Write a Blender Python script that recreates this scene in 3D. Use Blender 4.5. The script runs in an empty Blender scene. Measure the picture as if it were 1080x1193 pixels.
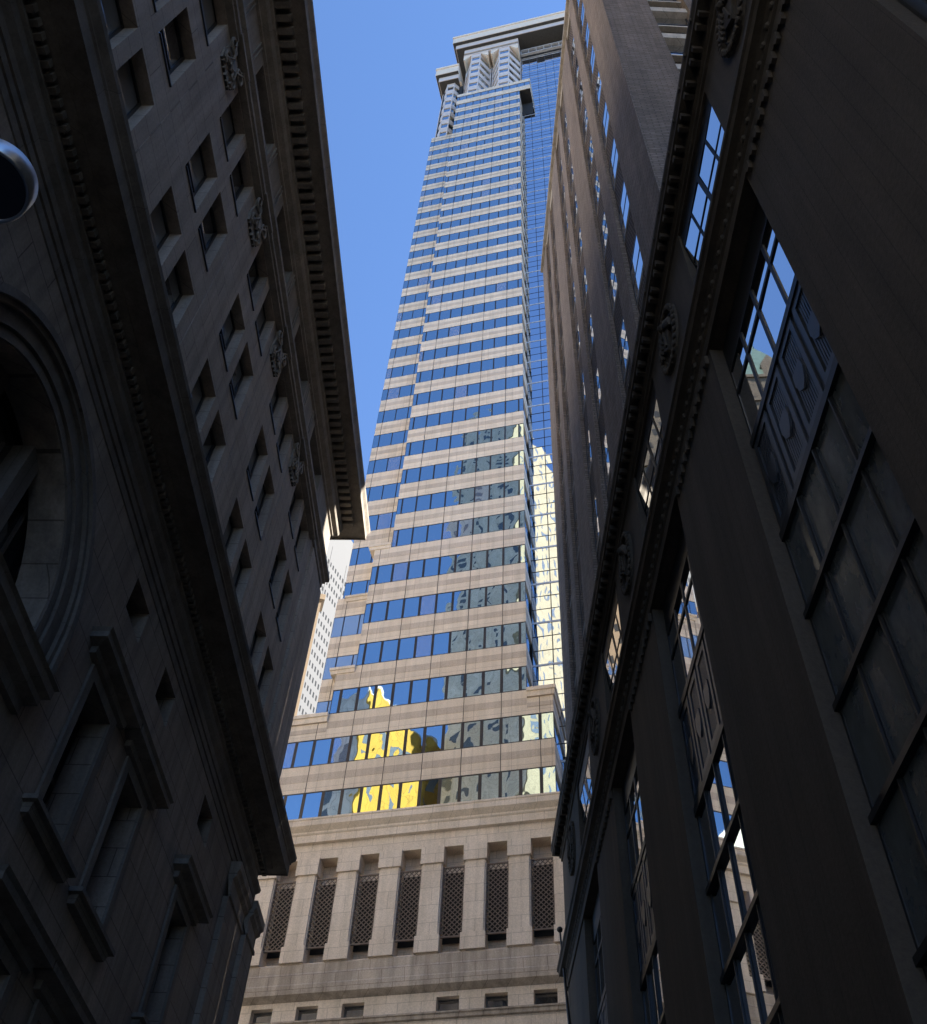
import bpy, bmesh, math, random
from mathutils import Vector, Matrix
random.seed(7)
R = math.radians
sc = bpy.context.scene
Z0 = 1.7                                   # eye height: "h" below is metres above the eye

# ------------------------------------------------------------------ camera
PITCH, ROLL = R(51.198), R(3.665)
fw = Vector((0, math.cos(PITCH), math.sin(PITCH)))
rt = Vector((1, 0, 0)); up = rt.cross(fw)
r2 = rt * math.cos(ROLL) + up * math.sin(ROLL)
u2 = -rt * math.sin(ROLL) + up * math.cos(ROLL)
cd = bpy.data.cameras.new("camera"); cam = bpy.data.objects.new("camera", cd)
sc.collection.objects.link(cam)
cd.sensor_fit = 'HORIZONTAL'; cd.sensor_width = 36; cd.lens = 36 * 1167.33 / 1080
cd.clip_start = 0.05; cd.clip_end = 6000
M = Matrix((r2, u2, -fw)).transposed().to_4x4(); M.translation = (0, 0, Z0)
cam.matrix_world = M
sc.camera = cam

# ------------------------------------------------------------------ light
SUN_AZ, SUN_EL = R(93), R(37)              # azimuth clockwise from +Y
w = bpy.data.worlds.new("World"); sc.world = w; w.use_nodes = True
nt = w.node_tree; bg = nt.nodes["Background"]
sky = nt.nodes.new("ShaderNodeTexSky"); sky.sky_type = 'NISHITA'; sky.sun_disc = False
sky.sun_elevation = SUN_EL; sky.sun_rotation = SUN_AZ
sky.air_density = 0.75; sky.dust_density = 0.0; sky.ozone_density = 6.0
nt.links.new(sky.outputs[0], bg.inputs[0]); bg.inputs[1].default_value = 0.085
sl = bpy.data.lights.new("sun", 'SUN'); sl.energy = 5.0; sl.angle = R(0.53); sl.color = (1, .93, .82)
so = bpy.data.objects.new("sun", sl); sc.collection.objects.link(so)
sd = Vector((math.sin(SUN_AZ) * math.cos(SUN_EL), math.cos(SUN_AZ) * math.cos(SUN_EL), math.sin(SUN_EL)))
so.rotation_euler = sd.to_track_quat('Z', 'Y').to_euler(); so.location = (60, 0, 300)
vs = sc.view_settings; vs.view_transform = 'Standard'; vs.look = 'None'; vs.gamma = 1; vs.use_curve_mapping = False
vs.exposure = 2.4
sc.cycles.use_denoising = True
sc.cycles.max_bounces = 10; sc.cycles.diffuse_bounces = 5

# ------------------------------------------------------------------ helpers
class MB:
    """collects geometry in facade coordinates (s along, d outwards, h above the eye)"""
    def __init__(self, out=1):
        self.v = []; self.f = []; self.m = []; self.out = out; self.smooth = False
    def pt(self, s, d, h):
        self.v.append((s, d, h)); return len(self.v) - 1
    def poly(self, pts, m=0):
        i = [self.pt(*p) for p in pts]; self.f.append(i); self.m.append(m)
    def box(self, s0, s1, d0, d1, h0, h1, m=0):
        P = [self.pt(s, d, h) for h in (h0, h1) for d in (d0, d1) for s in (s0, s1)]
        for q in ((0, 1, 3, 2), (4, 6, 7, 5), (0, 4, 5, 1), (2, 3, 7, 6), (0, 2, 6, 4), (1, 5, 7, 3)):
            self.f.append([P[k] for k in q]); self.m.append(m)
    def prism(self, poly, h0, h1, m=0, caps=True):           # poly in (s,d)
        n = len(poly); a = [self.pt(s, d, h0) for s, d in poly]; b = [self.pt(s, d, h1) for s, d in poly]
        for k in range(n):
            self.f.append([a[k], a[(k + 1) % n], b[(k + 1) % n], b[k]]); self.m.append(m)
        if caps: self.f += [a[::-1], b]; self.m += [m, m]
    def slab(self, poly, d0, d1, m=0):                        # poly in (s,h)
        n = len(poly); a = [self.pt(s, d0, h) for s, h in poly]; b = [self.pt(s, d1, h) for s, h in poly]
        for k in range(n):
            self.f.append([a[k], a[(k + 1) % n], b[(k + 1) % n], b[k]]); self.m.append(m)
        self.f += [a[::-1], b]; self.m += [m, m]
    def mould(self, prof, s0, s1, ret1=0, ret0=0, m=0):       # prof [(d,h)] swept along s, mitred returns
        st = []
        if ret0: st.append([(s0 - d, -ret0, h) for d, h in prof])
        st.append([((s0 - d) if ret0 else s0, d, h) for d, h in prof])
        st.append([((s1 + d) if ret1 else s1, d, h) for d, h in prof])
        if ret1: st.append([(s1 + d, -ret1, h) for d, h in prof])
        idx = [[self.pt(*p) for p in q] for q in st]
        for a, b in zip(idx, idx[1:]):
            for k in range(len(prof) - 1):
                self.f.append([a[k], b[k], b[k + 1], a[k + 1]]); self.m.append(m)
        for e in (idx[0], idx[-1]): self.f.append(list(e)); self.m.append(m)
    def wall(self, s0, s1, h0, h1, d, depth, ops, m=0):       # sheet with rectangular openings and their reveals
        xs = sorted({s0, s1, *[v for o in ops for v in o[:2] if s0 < v < s1]})
        zs = sorted({h0, h1, *[v for o in ops for v in o[2:4] if h0 < v < h1]})
        for z, zz in zip(zs, zs[1:]):
            run = None
            for x, xx in list(zip(xs, xs[1:])) + [(None, None)]:
                solid = x is not None and not any(o[0] < (x + xx) / 2 < o[1] and o[2] < (z + zz) / 2 < o[3] for o in ops)
                if solid: run = [run[0], xx] if run else [x, xx]
                elif run:
                    self.poly([(run[0], d, z), (run[1], d, z), (run[1], d, zz), (run[0], d, zz)], m); run = None
        for o in ops:
            a, b, c, e = o[:4]; f = d - depth
            self.poly([(a, d, c), (a, f, c), (a, f, e), (a, d, e)], m)
            self.poly([(b, d, c), (b, d, e), (b, f, e), (b, f, c)], m)
            self.poly([(a, d, e), (a, f, e), (b, f, e), (b, d, e)], m)
            self.poly([(a, d, c), (b, d, c), (b, f, c), (a, f, c)], m)
    def tube(self, pts, rad, n=8, m=0, caps=True):
        rings = []
        pts = [Vector(p) for p in pts]
        for i, p in enumerate(pts):
            t = (pts[min(i + 1, len(pts) - 1)] - pts[max(i - 1, 0)]).normalized()
            a = t.cross(Vector((0, 0, 1)) if abs(t.z) < .9 else Vector((1, 0, 0))).normalized(); b = t.cross(a)
            rr = rad[i] if isinstance(rad, (list, tuple)) else rad
            rings.append([self.pt(*(p + (a * math.cos(2 * math.pi * k / n) + b * math.sin(2 * math.pi * k / n)) * rr)) for k in range(n)])
        for q, w_ in zip(rings, rings[1:]):
            for k in range(n):
                self.f.append([q[k], q[(k + 1) % n], w_[(k + 1) % n], w_[k]]); self.m.append(m)
        if caps: self.f += [rings[0][::-1], rings[-1]]; self.m += [m, m]
    def lathe(self, prof, c, n=32, m=0):                       # prof [(r,h)] about the vertical through c=(s,d)
        rings = [[self.pt(c[0] + r * math.cos(2 * math.pi * k / n), c[1] + r * math.sin(2 * math.pi * k / n), h) for k in range(n)] for r, h in prof]
        for q, w_ in zip(rings, rings[1:]):
            for k in range(n):
                self.f.append([q[k], q[(k + 1) % n], w_[(k + 1) % n], w_[k]]); self.m.append(m)
        self.f += [rings[0][::-1], rings[-1]]; self.m += [m, m]
    def ball(self, c, r, sx=1, sd=1, sh=1, n=8, m=0):
        rows = []
        for i in range(1, n):
            t = math.pi * i / n
            rows.append([self.pt(c[0] + r * sx * math.sin(t) * math.cos(2 * math.pi * k / n), c[1] + r * sd * math.sin(t) * math.sin(2 * math.pi * k / n), c[2] - r * sh * math.cos(t)) for k in range(n)])
        for q, w_ in zip(rows, rows[1:]):
            for k in range(n):
                self.f.append([q[k], q[(k + 1) % n], w_[(k + 1) % n], w_[k]]); self.m.append(m)
        self.f += [rows[0][::-1], rows[-1]]; self.m += [m, m]
    def build(self, name, mats, parent=None, z=Z0, loc=None, smooth=False, bevel=0):
        me = bpy.data.meshes.new(name)
        me.from_pydata([(s, self.out * d, h + z) for s, d, h in self.v], [], self.f)
        if not isinstance(mats, (list, tuple)): mats = [mats]
        for m in mats: me.materials.append(m)
        for p, k in zip(me.polygons, self.m): p.material_index = k; p.use_smooth = smooth
        bm = bmesh.new(); bm.from_mesh(me); bmesh.ops.recalc_face_normals(bm, faces=bm.faces)
        bm.to_mesh(me); bm.free()
        o = bpy.data.objects.new(name, me); sc.collection.objects.link(o)
        if parent: o.parent = parent
        if loc: o.location = loc
        if bevel:
            b = o.modifiers.new("bevel", 'BEVEL'); b.width = bevel; b.segments = 1; b.limit_method = 'ANGLE'
        return o

def thing(name, label, cat, loc=(0, 0, 0), rotz=0, group=None):
    o = bpy.data.objects.new(name, None); sc.collection.objects.link(o); o.location = loc; o.rotation_euler = (0, 0, rotz)
    o["label"] = label; o["category"] = cat
    if group: o["group"] = group
    return o
def structure(o): o["kind"] = "structure"; return o
def copy_part(o, parent, loc):
    c = o.copy(); sc.collection.objects.link(c); c.parent = parent; c.location = loc
    for ch in list(o.children):
        g = ch.copy(); sc.collection.objects.link(g); g.parent = c
    return c

# ------------------------------------------------------------------ materials
def nodes(name):
    m = bpy.data.materials.new(name); m.use_nodes = True
    return m, m.node_tree.nodes, m.node_tree.links, m.node_tree.nodes["Principled BSDF"]
def facade_uv(N, L):
    tc = N.new("ShaderNodeTexCoord"); sp = N.new("ShaderNodeSeparateXYZ"); L.new(tc.outputs["Object"], sp.inputs[0])
    ad = N.new("ShaderNodeMath"); ad.operation = 'ADD'; L.new(sp.outputs[0], ad.inputs[0]); L.new(sp.outputs[1], ad.inputs[1])
    cb = N.new("ShaderNodeCombineXYZ"); L.new(ad.outputs[0], cb.inputs[0]); L.new(sp.outputs[2], cb.inputs[1])
    return tc, cb
def noise(N, L, vec, scale, detail=4, rough=.6, stretch=None):
    if stretch:
        mp = N.new("ShaderNodeMapping"); mp.inputs["Scale"].default_value = stretch; L.new(vec, mp.inputs[0]); vec = mp.outputs[0]
    n = N.new("ShaderNodeTexNoise"); n.inputs["Scale"].default_value = scale; n.inputs["Detail"].default_value = detail
    n.inputs["Roughness"].default_value = rough; L.new(vec, n.inputs["Vector"]); return n
def ramp(N, L, src, a, b, lo=.35, hi=.65):
    r = N.new("ShaderNodeValToRGB"); r.color_ramp.elements[0].position = lo; r.color_ramp.elements[1].position = hi
    r.color_ramp.elements[0].color = (*a, 1); r.color_ramp.elements[1].color = (*b, 1); L.new(src, r.inputs[0]); return r
def mixc(N, L, a, b, fac, mode='MULTIPLY'):
    x = N.new("ShaderNodeMix"); x.data_type = 'RGBA'; x.blend_type = mode
    if isinstance(fac, float): x.inputs[0].default_value = fac
    else: L.new(fac, x.inputs[0])
    L.new(a, x.inputs[6]); L.new(b, x.inputs[7]); return x.outputs[2]
def masonry(name, col, col2, bw, bh, mortar=.012, mcol=None, rough=.85, grime=.5, bump=.35, spec=.3, offset=.5, streak=.4, bias=0.0, fine=14):
    m, N, L, P = nodes(name); tc, uv = facade_uv(N, L)
    b = N.new("ShaderNodeTexBrick"); L.new(uv.outputs[0], b.inputs["Vector"]); b.offset = offset
    b.inputs["Scale"].default_value = 1; b.inputs["Brick Width"].default_value = bw; b.inputs["Row Height"].default_value = bh
    b.inputs["Mortar Size"].default_value = mortar; b.inputs["Mortar Smooth"].default_value = .1; b.inputs["Bias"].default_value = bias
    b.inputs["Color1"].default_value = (*col, 1); b.inputs["Color2"].default_value = (*col2, 1)
    b.inputs["Mortar"].default_value = (*(mcol or [c * .45 for c in col]), 1)
    big = noise(N, L, tc.outputs["Object"], .23, 5, .65)
    g = 1 - grime; rb = ramp(N, L, big.outputs[0], (g, g * .97, g * .93), (1.0, 1.0, 1.0), .3, .68)
    st = noise(N, L, tc.outputs["Object"], 1.0, 4, .6, (2.2, 2.2, .12))
    g = 1 - streak; rs = ramp(N, L, st.outputs[0], (g, g, g * .97), (1.05, 1.04, 1.02), .3, .62)
    fi = noise(N, L, tc.outputs["Object"], fine, 6, .7)
    rf = ramp(N, L, fi.outputs[0], (.78, .77, .76), (1.14, 1.13, 1.12), .3, .7)
    c = mixc(N, L, b.outputs[0], rb.outputs[0], 1.0); c = mixc(N, L, c, rs.outputs[0], 1.0); c = mixc(N, L, c, rf.outputs[0], 1.0)
    L.new(c, P.inputs["Base Color"]); P.inputs["Roughness"].default_value = rough; P.inputs["Specular IOR Level"].default_value = spec
    hm = N.new("ShaderNodeMath"); hm.operation = 'MULTIPLY_ADD'; L.new(b.outputs["Fac"], hm.inputs[0]); hm.inputs[1].default_value = -.7
    L.new(fi.outputs[0], hm.inputs[2])
    bp = N.new("ShaderNodeBump"); bp.inputs["Strength"].default_value = bump; bp.inputs["Distance"].default_value = .02
    L.new(hm.outputs[0], bp.inputs["Height"]); L.new(bp.outputs[0], P.inputs["Normal"])
    return m
def plain(name, col, rough=.6, metal=0.0, spec=.5, var=.25, scale=3, bump=0.0):
    m, N, L, P = nodes(name); tc = N.new("ShaderNodeTexCoord")
    n = noise(N, L, tc.outputs["Object"], scale, 5, .65)
    r = ramp(N, L, n.outputs[0], [c * (1 - var) for c in col], [min(1, c * (1 + var * .6)) for c in col], .3, .7)
    L.new(r.outputs[0], P.inputs["Base Color"]); P.inputs["Roughness"].default_value = rough; P.inputs["Metallic"].default_value = metal
    P.inputs["Specular IOR Level"].default_value = spec
    if bump:
        bp = N.new("ShaderNodeBump"); bp.inputs["Strength"].default_value = bump; bp.inputs["Distance"].default_value = .01
        L.new(n.outputs[0], bp.inputs["Height"]); L.new(bp.outputs[0], P.inputs["Normal"])
    return m
def mirror_glass(name, tint, dark=(.01, .012, .015), amount=.8, wave=.004, size=.9, rough=.015, stretch=(1, 1, .8), dirt=0):
    m, N, L, P = nodes(name); tc = N.new("ShaderNodeTexCoord")
    P.inputs["Base Color"].default_value = (*tint, 1); P.inputs["Metallic"].default_value = 1; P.inputs["Roughness"].default_value = rough
    n = noise(N, L, tc.outputs["Object"], size, 1.5, .4, stretch)
    bp = N.new("ShaderNodeBump"); bp.inputs["Strength"].default_value = 1; bp.inputs["Distance"].default_value = wave
    L.new(n.outputs[0], bp.inputs["Height"]); L.new(bp.outputs[0], P.inputs["Normal"])
    d = N.new("ShaderNodeBsdfDiffuse"); d.inputs[0].default_value = (*dark, 1)
    mx = N.new("ShaderNodeMixShader"); mx.inputs[0].default_value = amount
    if dirt:
        q = noise(N, L, tc.outputs["Object"], 1.3, 5, .7, (1, 1, .45)); r = ramp(N, L, q.outputs[0], [max(0, amount - dirt)] * 3, [amount + dirt * .5] * 3, .35, .65); L.new(r.outputs[0], mx.inputs[0])
    L.new(d.outputs[0], mx.inputs[1]); L.new(P.outputs[0], mx.inputs[2])
    L.new(mx.outputs[0], N["Material Output"].inputs[0]); return m

M_left = masonry("sooty limestone", (.27, .234, .20), (.245, .212, .182), 1.9, .74, .014, (.12, .10, .082), grime=.4, streak=.4)
M_left_dark = masonry("shade-toned carved limestone", (.158, .145, .131), (.144, .132, .12), 2.4, 3.1, .006, (.07, .065, .06), grime=.35, streak=.35)  # darker than the wall stone: deep cornice soffit shade put into the colour
M_left_up = masonry("upper limestone", (.37, .32, .275), (.34, .293, .252), 2.3, .95, .012, (.19, .16, .135), grime=.25, streak=.3)
M_left_up2 = masonry("attic limestone", (.27, .245, .215), (.25, .226, .198), 1.7, 1.2, .006, (.12, .11, .1), grime=.3, streak=.3)
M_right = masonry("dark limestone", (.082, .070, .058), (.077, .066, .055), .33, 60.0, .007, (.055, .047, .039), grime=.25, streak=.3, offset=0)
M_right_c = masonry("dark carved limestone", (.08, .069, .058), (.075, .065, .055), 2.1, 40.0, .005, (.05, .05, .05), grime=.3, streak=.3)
M_brick = masonry("brown brick", (.30, .255, .235), (.20, .17, .155), .34, .13, .018, (.15, .13, .12), grime=.25, streak=.25, bump=.5, fine=9)
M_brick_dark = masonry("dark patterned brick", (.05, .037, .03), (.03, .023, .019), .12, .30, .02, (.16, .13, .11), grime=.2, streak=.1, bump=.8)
M_sill = masonry("pale sill stone", (.42, .40, .38), (.38, .36, .35), 1.3, .6, .006, grime=.35, streak=.4)
M_pale = masonry("pale lintel stone", (.66, .64, .61), (.60, .58, .56), 1.3, .7, .01, grime=.2, streak=.3)
M_pink = masonry("pinkish granite", (.75, .65, .54), (.69, .595, .49), 2.55, 1.06, .012, (.46, .38, .32), grime=.1, streak=.12, bump=.1, offset=0)
M_pink_dark = masonry("darker granite stripe", (.58, .495, .415), (.54, .46, .385), 2.55, 1.4, .01, grime=.12, streak=.15, bump=.1, offset=0)
M_pink_base = masonry("weathered pink granite", (.78, .69, .60), (.72, .635, .55), 1.28, 1.05, .012, (.46, .40, .34), grime=.08, streak=.14, bump=.15)
M_pink_grey = masonry("rain stained granite ledge", (.60, .52, .44), (.54, .47, .40), 1.28, .8, .012, (.27, .21, .17), grime=.3, streak=.4)
M_joint = plain("dark joint sealant", (.03, .028, .026), .8)
M_mull = plain("dark bronze mullion", (.035, .03, .028), .4, .4)
M_tglass = mirror_glass("blue tinted window glass", (.49, .61, .68), (.012, .016, .022), .86, .021, .55)
M_tblind = mirror_glass("blue window glass over blinds", (.50, .60, .72), (.24, .24, .235), .70, .016, .5)
M_tpale = mirror_glass("pale reflection corner glass", (.56, .66, .74), (.30, .36, .40), .55, .016, .5)  # pale reflections of the wing windows put into the glass body colour
M_cglass = mirror_glass("curtain wall glass", (.62, .70, .80), (.012, .018, .03), .88, .018, .42, stretch=(1.3, 1, .6))
M_white = plain("white metal panel", (.062, .064, .067), .8, .0, .4, .05)
M_rail = plain("pale metal rail", (.55, .56, .58), .4, .3)
M_tan = plain("tan crown panel", (.76, .63, .49), .7, var=.1)
M_black = plain("black void", (.012, .012, .012), .9, var=.1)
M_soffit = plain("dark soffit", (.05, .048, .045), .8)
M_lattice = plain("dark bronze lattice", (.16, .125, .105), .55, .1)
M_oldglass = mirror_glass("old window glass", (.80, .84, .88), (.045, .047, .05), .40, .003, 1.1)
M_blind = mirror_glass("window glass over a blind", (.8, .84, .88), (.16, .16, .155), .28, .003, 1.1)
M_bigglass = mirror_glass("dark polished window glass", (.86, .9, .95), (.008, .009, .011), .80, .0012, .5)
M_greyglass = plain("grey window glass", (.10, .12, .14), .25)
M_dusty = mirror_glass("dusty window glass", (.5, .53, .55), (.085, .097, .1), .42, .003, .8, .16, dirt=.35)
M_farglass = plain("far window glass", (.029, .031, .034), .95, spec=.03)
M_iron = plain("painted iron frame", (.02, .021, .023), .45, .2)
M_span = plain("blue grey metal spandrel", (.05, .058, .072), .4, .35, var=.3, scale=5, bump=.2)
M_steel = plain("brushed steel", (.55, .57, .6), .36, 1.0, var=.12, scale=9)
M_lens = plain("dark glass lens", (.03, .03, .045), .35)

# ------------------------------------------------------------------ ground
def sheet(name, x0, x1, y0, y1, z, mat):
    b = MB(); b.poly([(x0, y0, z), (x1, y0, z), (x1, y1, z), (x0, y1, z)]); return structure(b.build(name, mat, z=0))
M_asph = plain("asphalt", (.05, .05, .052), .9, scale=6, bump=.3)
M_pave = masonry("concrete pavement", (.30, .29, .28), (.27, .26, .25), 1.5, 1.5, .015, offset=0)
sheet("ground", -3000, 3000, -3000, 3000, -.012, M_asph)
sheet("road", -4.2, 1.8, -300, 42, 0, M_asph)
for nm, a, b_ in (("pavement", -10.5, -4.2), ("pavement", 1.8, 5.0)):
    q = MB(); q.box(a, b_, -300, 33, 0, .14); structure(q.build(nm, M_pave, z=0, bevel=.02))

# ================================================================== LEFT: the stone hall with two cornices
DL = R(4.314); LO = -1
hall = thing("stone_building", "grey classical stone building with arched window and two heavy cornices on the left", "building",
             (-9 * math.cos(DL), 9 * math.sin(DL), 0), math.pi / 2 - DL)
S0, S1, S1U = -14.0, 32.4, 32.05
LW = [(1.0, .7), (4.2, .7), (16.82, .72), (19.97, .72), (25.5, .72)]
ops = []
for c, hw in LW: ops += [(c - hw, c + hw, 10.9, 14.2), (c - hw, c + hw, 2.6, 8.5), (c - .62, c + .62, 16.6, 17.6)]
AC, AH, AR = 10.5, 13.35, 2.85
ops_a = (AC - AR, AC + AR, 4.2, AH + AR + .02)
b = MB(LO); b.wall(S0, S1, -Z0, 18.0, 0, .75, ops + [ops_a])
NA = 28
arc = [(AC - AR * math.cos(math.pi * k / NA), AH + AR * math.sin(math.pi * k / NA)) for k in range(NA + 1)]
for (x0, z0), (x1, z1) in zip(arc, arc[1:]):
    b.poly([(x0, 0, z0), (x1, 0, z1), (x1, 0, AH + AR + .02), (x0, 0, AH + AR + .02)])
    b.poly([(x0, 0, z0), (x0, -.75, z0), (x1, -.75, z1), (x1, 0, z1)])
b.box(S0, S1, -24, -1.3, -Z0, 20.6)                       # solid of the block behind the openings
b.poly([(S1, 0, -Z0), (S1, -1.3, -Z0), (S1, -1.3, 18.0), (S1, 0, 18.0)])
b.build("lower_wall", M_left, hall)
# corner pilaster in two layers with a moulded capital
b = MB(LO)
for a, d in ((29.0, .18), (31.35, .34)):
    b.box(a, S1 + d, -1.2, d, -Z0, 16.75)
    b.mould([(d - .01, 16.75), (d + .05, 16.78), (d + .05, 16.9), (d, 16.92), (d, 17.35), (d + .1, 17.48), (d + .1, 17.6), (d + .17, 17.7), (d + .17, 17.97), (-.1, 17.97)], a, S1, 1.2)
b.build("corner_pilaster", M_left, hall)
# arch surround
b = MB(LO)
def ring(r0, r1, d0, d1, n=36):
    for k in range(n):
        t0, t1 = math.pi * k / n - .0, math.pi * (k + 1) / n
        q = [(AC - r * math.cos(t), AH + r * math.sin(t)) for r, t in ((r0, t0), (r0, t1), (r1, t1), (r1, t0))]
        b.slab(q, d0, d1)
    for sg in (-1, 1): 
        a, c = sorted((AC + sg * r0, AC + sg * r1)); b.box(a, c, d0, d1, AH - 1.2, AH)
ring(2.87, 3.08, -.1, .05); ring(3.12, 3.46, -.1, .11); ring(3.46, 3.58, -.1, .2); ring(3.58, 3.76, -.1, .27)
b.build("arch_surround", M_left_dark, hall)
# entablature of the arched window: mullion, transom ledge, glass
b = MB(LO)
b.box(AC - AR, AC + AR, -1.1, -.95, 4.2, AH + AR); b.build("arch_pane", M_oldglass, hall)
b = MB(LO)
for c in (AC - 1.0, AC + 1.0): b.box(c - .24, c + .24, -.95, -.5, 4.2, AH + AR - .1)
b.box(AC - AR, AC + AR, -.95, -.62, AH - .35, AH - .02)
for k in range(7):
    t = math.pi * (k + .5) / 7
    b.box(AC - AR + .82 * k, AC - AR + .82 * k + .06, -.95, -.88, 4.2, AH + 2.4)
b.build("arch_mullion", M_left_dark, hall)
b = MB(LO)
b.mould([(-.2, 11.45), (.12, 11.5), (.12, 11.75), (.3, 11.85), (.3, 12.0), (.42, 12.1), (.42, 12.3), (.48, 12.36), (-.2, 12.42)], AC - 3.3, AC + 3.35, .3, .3)
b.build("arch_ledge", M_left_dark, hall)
# hoods, sills and surrounds of the tall windows
for c, hw in LW:
    for sill, head in ((10.9, 14.2), (2.6, 8.5)):
        b = MB(LO)
        b.box(c - hw - .26, c - hw, -.02, .07, sill, head + .26); b.box(c + hw, c + hw + .26, -.02, .07, sill, head + .26)
        b.box(c - hw, c + hw, -.02, .068, head, head + .26)
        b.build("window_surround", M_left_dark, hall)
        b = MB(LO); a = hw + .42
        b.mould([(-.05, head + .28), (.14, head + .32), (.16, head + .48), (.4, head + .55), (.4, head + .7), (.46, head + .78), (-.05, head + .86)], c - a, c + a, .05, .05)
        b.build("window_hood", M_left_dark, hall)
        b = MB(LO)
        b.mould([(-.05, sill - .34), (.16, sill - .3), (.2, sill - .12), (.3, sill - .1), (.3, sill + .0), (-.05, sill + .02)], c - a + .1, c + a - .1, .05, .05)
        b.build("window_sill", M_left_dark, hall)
        b = MB(LO)
        b.box(c - hw, c - hw + .1, -.7, -.6, sill, head); b.box(c + hw - .1, c + hw, -.7, -.6, sill, head)
        for z in (sill, (sill + head) / 2 - .06, head - .12): b.box(c - hw + .1, c + hw - .1, -.7, -.6, z, z + .12)
        b.box(c - .03, c + .03, -.69, -.61, sill + .12, head - .12)
        f = b.build("window", M_iron, hall)
        b = MB(LO); b.box(c - hw, c + hw, -.72, -.66, sill, head); b.build("pane", M_oldglass, f)
    b = MB(LO); b.box(c - .62, c + .62, -.74, -.7, 16.6, 17.6)
    for k in range(6): b.box(c - .62, c + .62, -.7, -.62, 16.66 + k * .16, 16.7 + k * .16)
    b.build("vent", M_black, hall)
# main entablature: fasciae, frieze, dentils, corona
b = MB(LO)
b.mould([(.0, 17.98), (.03, 18.0), (.03, 18.24), (.0, 18.25), (.0, 18.28), (.06, 18.29), (.06, 18.50), (.03, 18.51), (.03, 18.54), (.09, 18.55), (.09, 18.78), (.2, 18.92), (.22, 19.02), (.05, 19.06),
         (.05, 19.5), (.12, 19.55), (.12, 19.62), (.10, 19.62), (.10, 19.92), (.42, 19.98), (.42, 20.04), (.86, 20.06), (.86, 20.02), (.9, 20.02), (.9, 20.46), (.94, 20.5), (.94, 20.56), (1.06, 20.72), (1.08, 20.86), (-.6, 21.0)], S0, S1 - .1, 3)
x = S0
while x < S1 + .2:
    b.box(x, x + .13, .09, .26, 19.68, 19.88); x += .24
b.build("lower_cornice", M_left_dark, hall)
# upper storeys
PAIR = [9.6 + 5.2 * k for k in range(-4, 4)]
b = MB(LO); ops = []; wins = []
for p in PAIR:
    for o in (0, 1.8):
        for sill, head in ((22.9, 25.7), (27.15, 29.95), (31.25, 33.95)):
            ops.append((p + o, p + o + 1.36, sill, head)); wins.append((p + o, sill, head))
b.wall(S0, S1U, 20.6, 34.6, 0, .55, ops)
b.box(S0, S1U, -24, -.62, 20.6, 40.2)
b.poly([(S1U, 0, 20.6), (S1U, -.62, 20.6), (S1U, -.62, 38.4), (S1U, 0, 38.4)])
for p in PAIR:                                             # flat strips between the pairs
    b.box(p - 1.55, p - .42, -.01, .014, 21.0, 32.4)
b.box(29.35, S1U + .12, -.6, .12, 20.9, 34.0)
b.build("upper_wall", M_left_up, hall)
wf = MB(LO)
wf.box(0, .09, -.42, -.33, 0, 2.8); wf.box(1.27, 1.36, -.42, -.33, 0, 2.8)
for z in (0, 1.36, 2.7): wf.box(.09, 1.27, -.42, -.33, z, z + .1)
wf.box(.02, 1.34, -.33, .05, .0, .05)
wf0 = wf.build("window", M_iron, hall, z=0)
pn = MB(LO); pn.poly([(.0, -.385, 0), (1.36, -.385, 0), (1.36, -.375, 1.4), (0, -.375, 1.4)]); pn.poly([(0, -.39, 1.4), (1.36, -.39, 1.4), (1.36, -.372, 2.8), (0, -.372, 2.8)])
pn.build("pane", M_oldglass, wf0, z=0)
VAR = []
for hb in (.7, 1.35, 2.2):
    q = MB(LO); q.poly([(0, -.385, 0), (1.36, -.385, 0), (1.36, -.38, 2.8 - hb), (0, -.38, 2.8 - hb)]); q.poly([(0, -.383, 2.8 - hb), (1.36, -.383, 2.8 - hb), (1.36, -.373, 2.8), (0, -.373, 2.8)], 1)
    o = q.build("blind_pane", [M_oldglass, M_blind], None, z=0); VAR.append(o.data); bpy.data.objects.remove(o)
for i, (s, sill, head) in enumerate(wins):
    if i == 0: wf0.location = (s, 0, sill + Z0)
    else:
        c = copy_part(wf0, hall, (s, 0, sill + Z0))
        if random.random() < .6: c.children[0].data = random.choice(VAR)
# string course and its broken hood strips, brackets between them
b = MB(LO)
b.mould([(-.02, 34.3), (.1, 34.34), (.1, 34.62), (.2, 34.7), (.2, 34.86), (.34, 34.96), (.34, 35.2), (.2, 35.3), (.02, 35.4), (-.02, 35.4)], S0, S1U, .6)
for p in PAIR: b.mould([(-.02, 33.97), (.24, 34.0), (.24, 34.16), (.32, 34.18), (.32, 34.32), (-.02, 34.36)], p - .3, p + 3.46, .02, .02)
b.build("string_course", M_left_up2, hall)
def scroll(b, cx, cz, r, turns, a0, sgn, d):
    pts = []; n = 22
    for k in range(n + 1):
        t = k / n; a = a0 + sgn * turns * 2 * math.pi * t; rr = r * (1 - .8 * t)
        pts.append((cx + rr * math.cos(a), d + .05 * t, cz + rr * math.sin(a)))
    b.tube(pts, [.058 - .025 * k / n for k in range(n + 1)], 6)
bk = MB(LO)
bk.slab([(-.5, 0), (.5, 0), (.62, .5), (.5, 1.25), (.66, 1.7), (-.66, 1.7), (-.5, 1.25), (-.62, .5)], -.02, .08)
scroll(bk, -.4, 1.22, .36, 1.2, math.pi / 2, 1, .16); scroll(bk, .4, 1.22, .36, 1.2, math.pi / 2, -1, .16)
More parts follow.
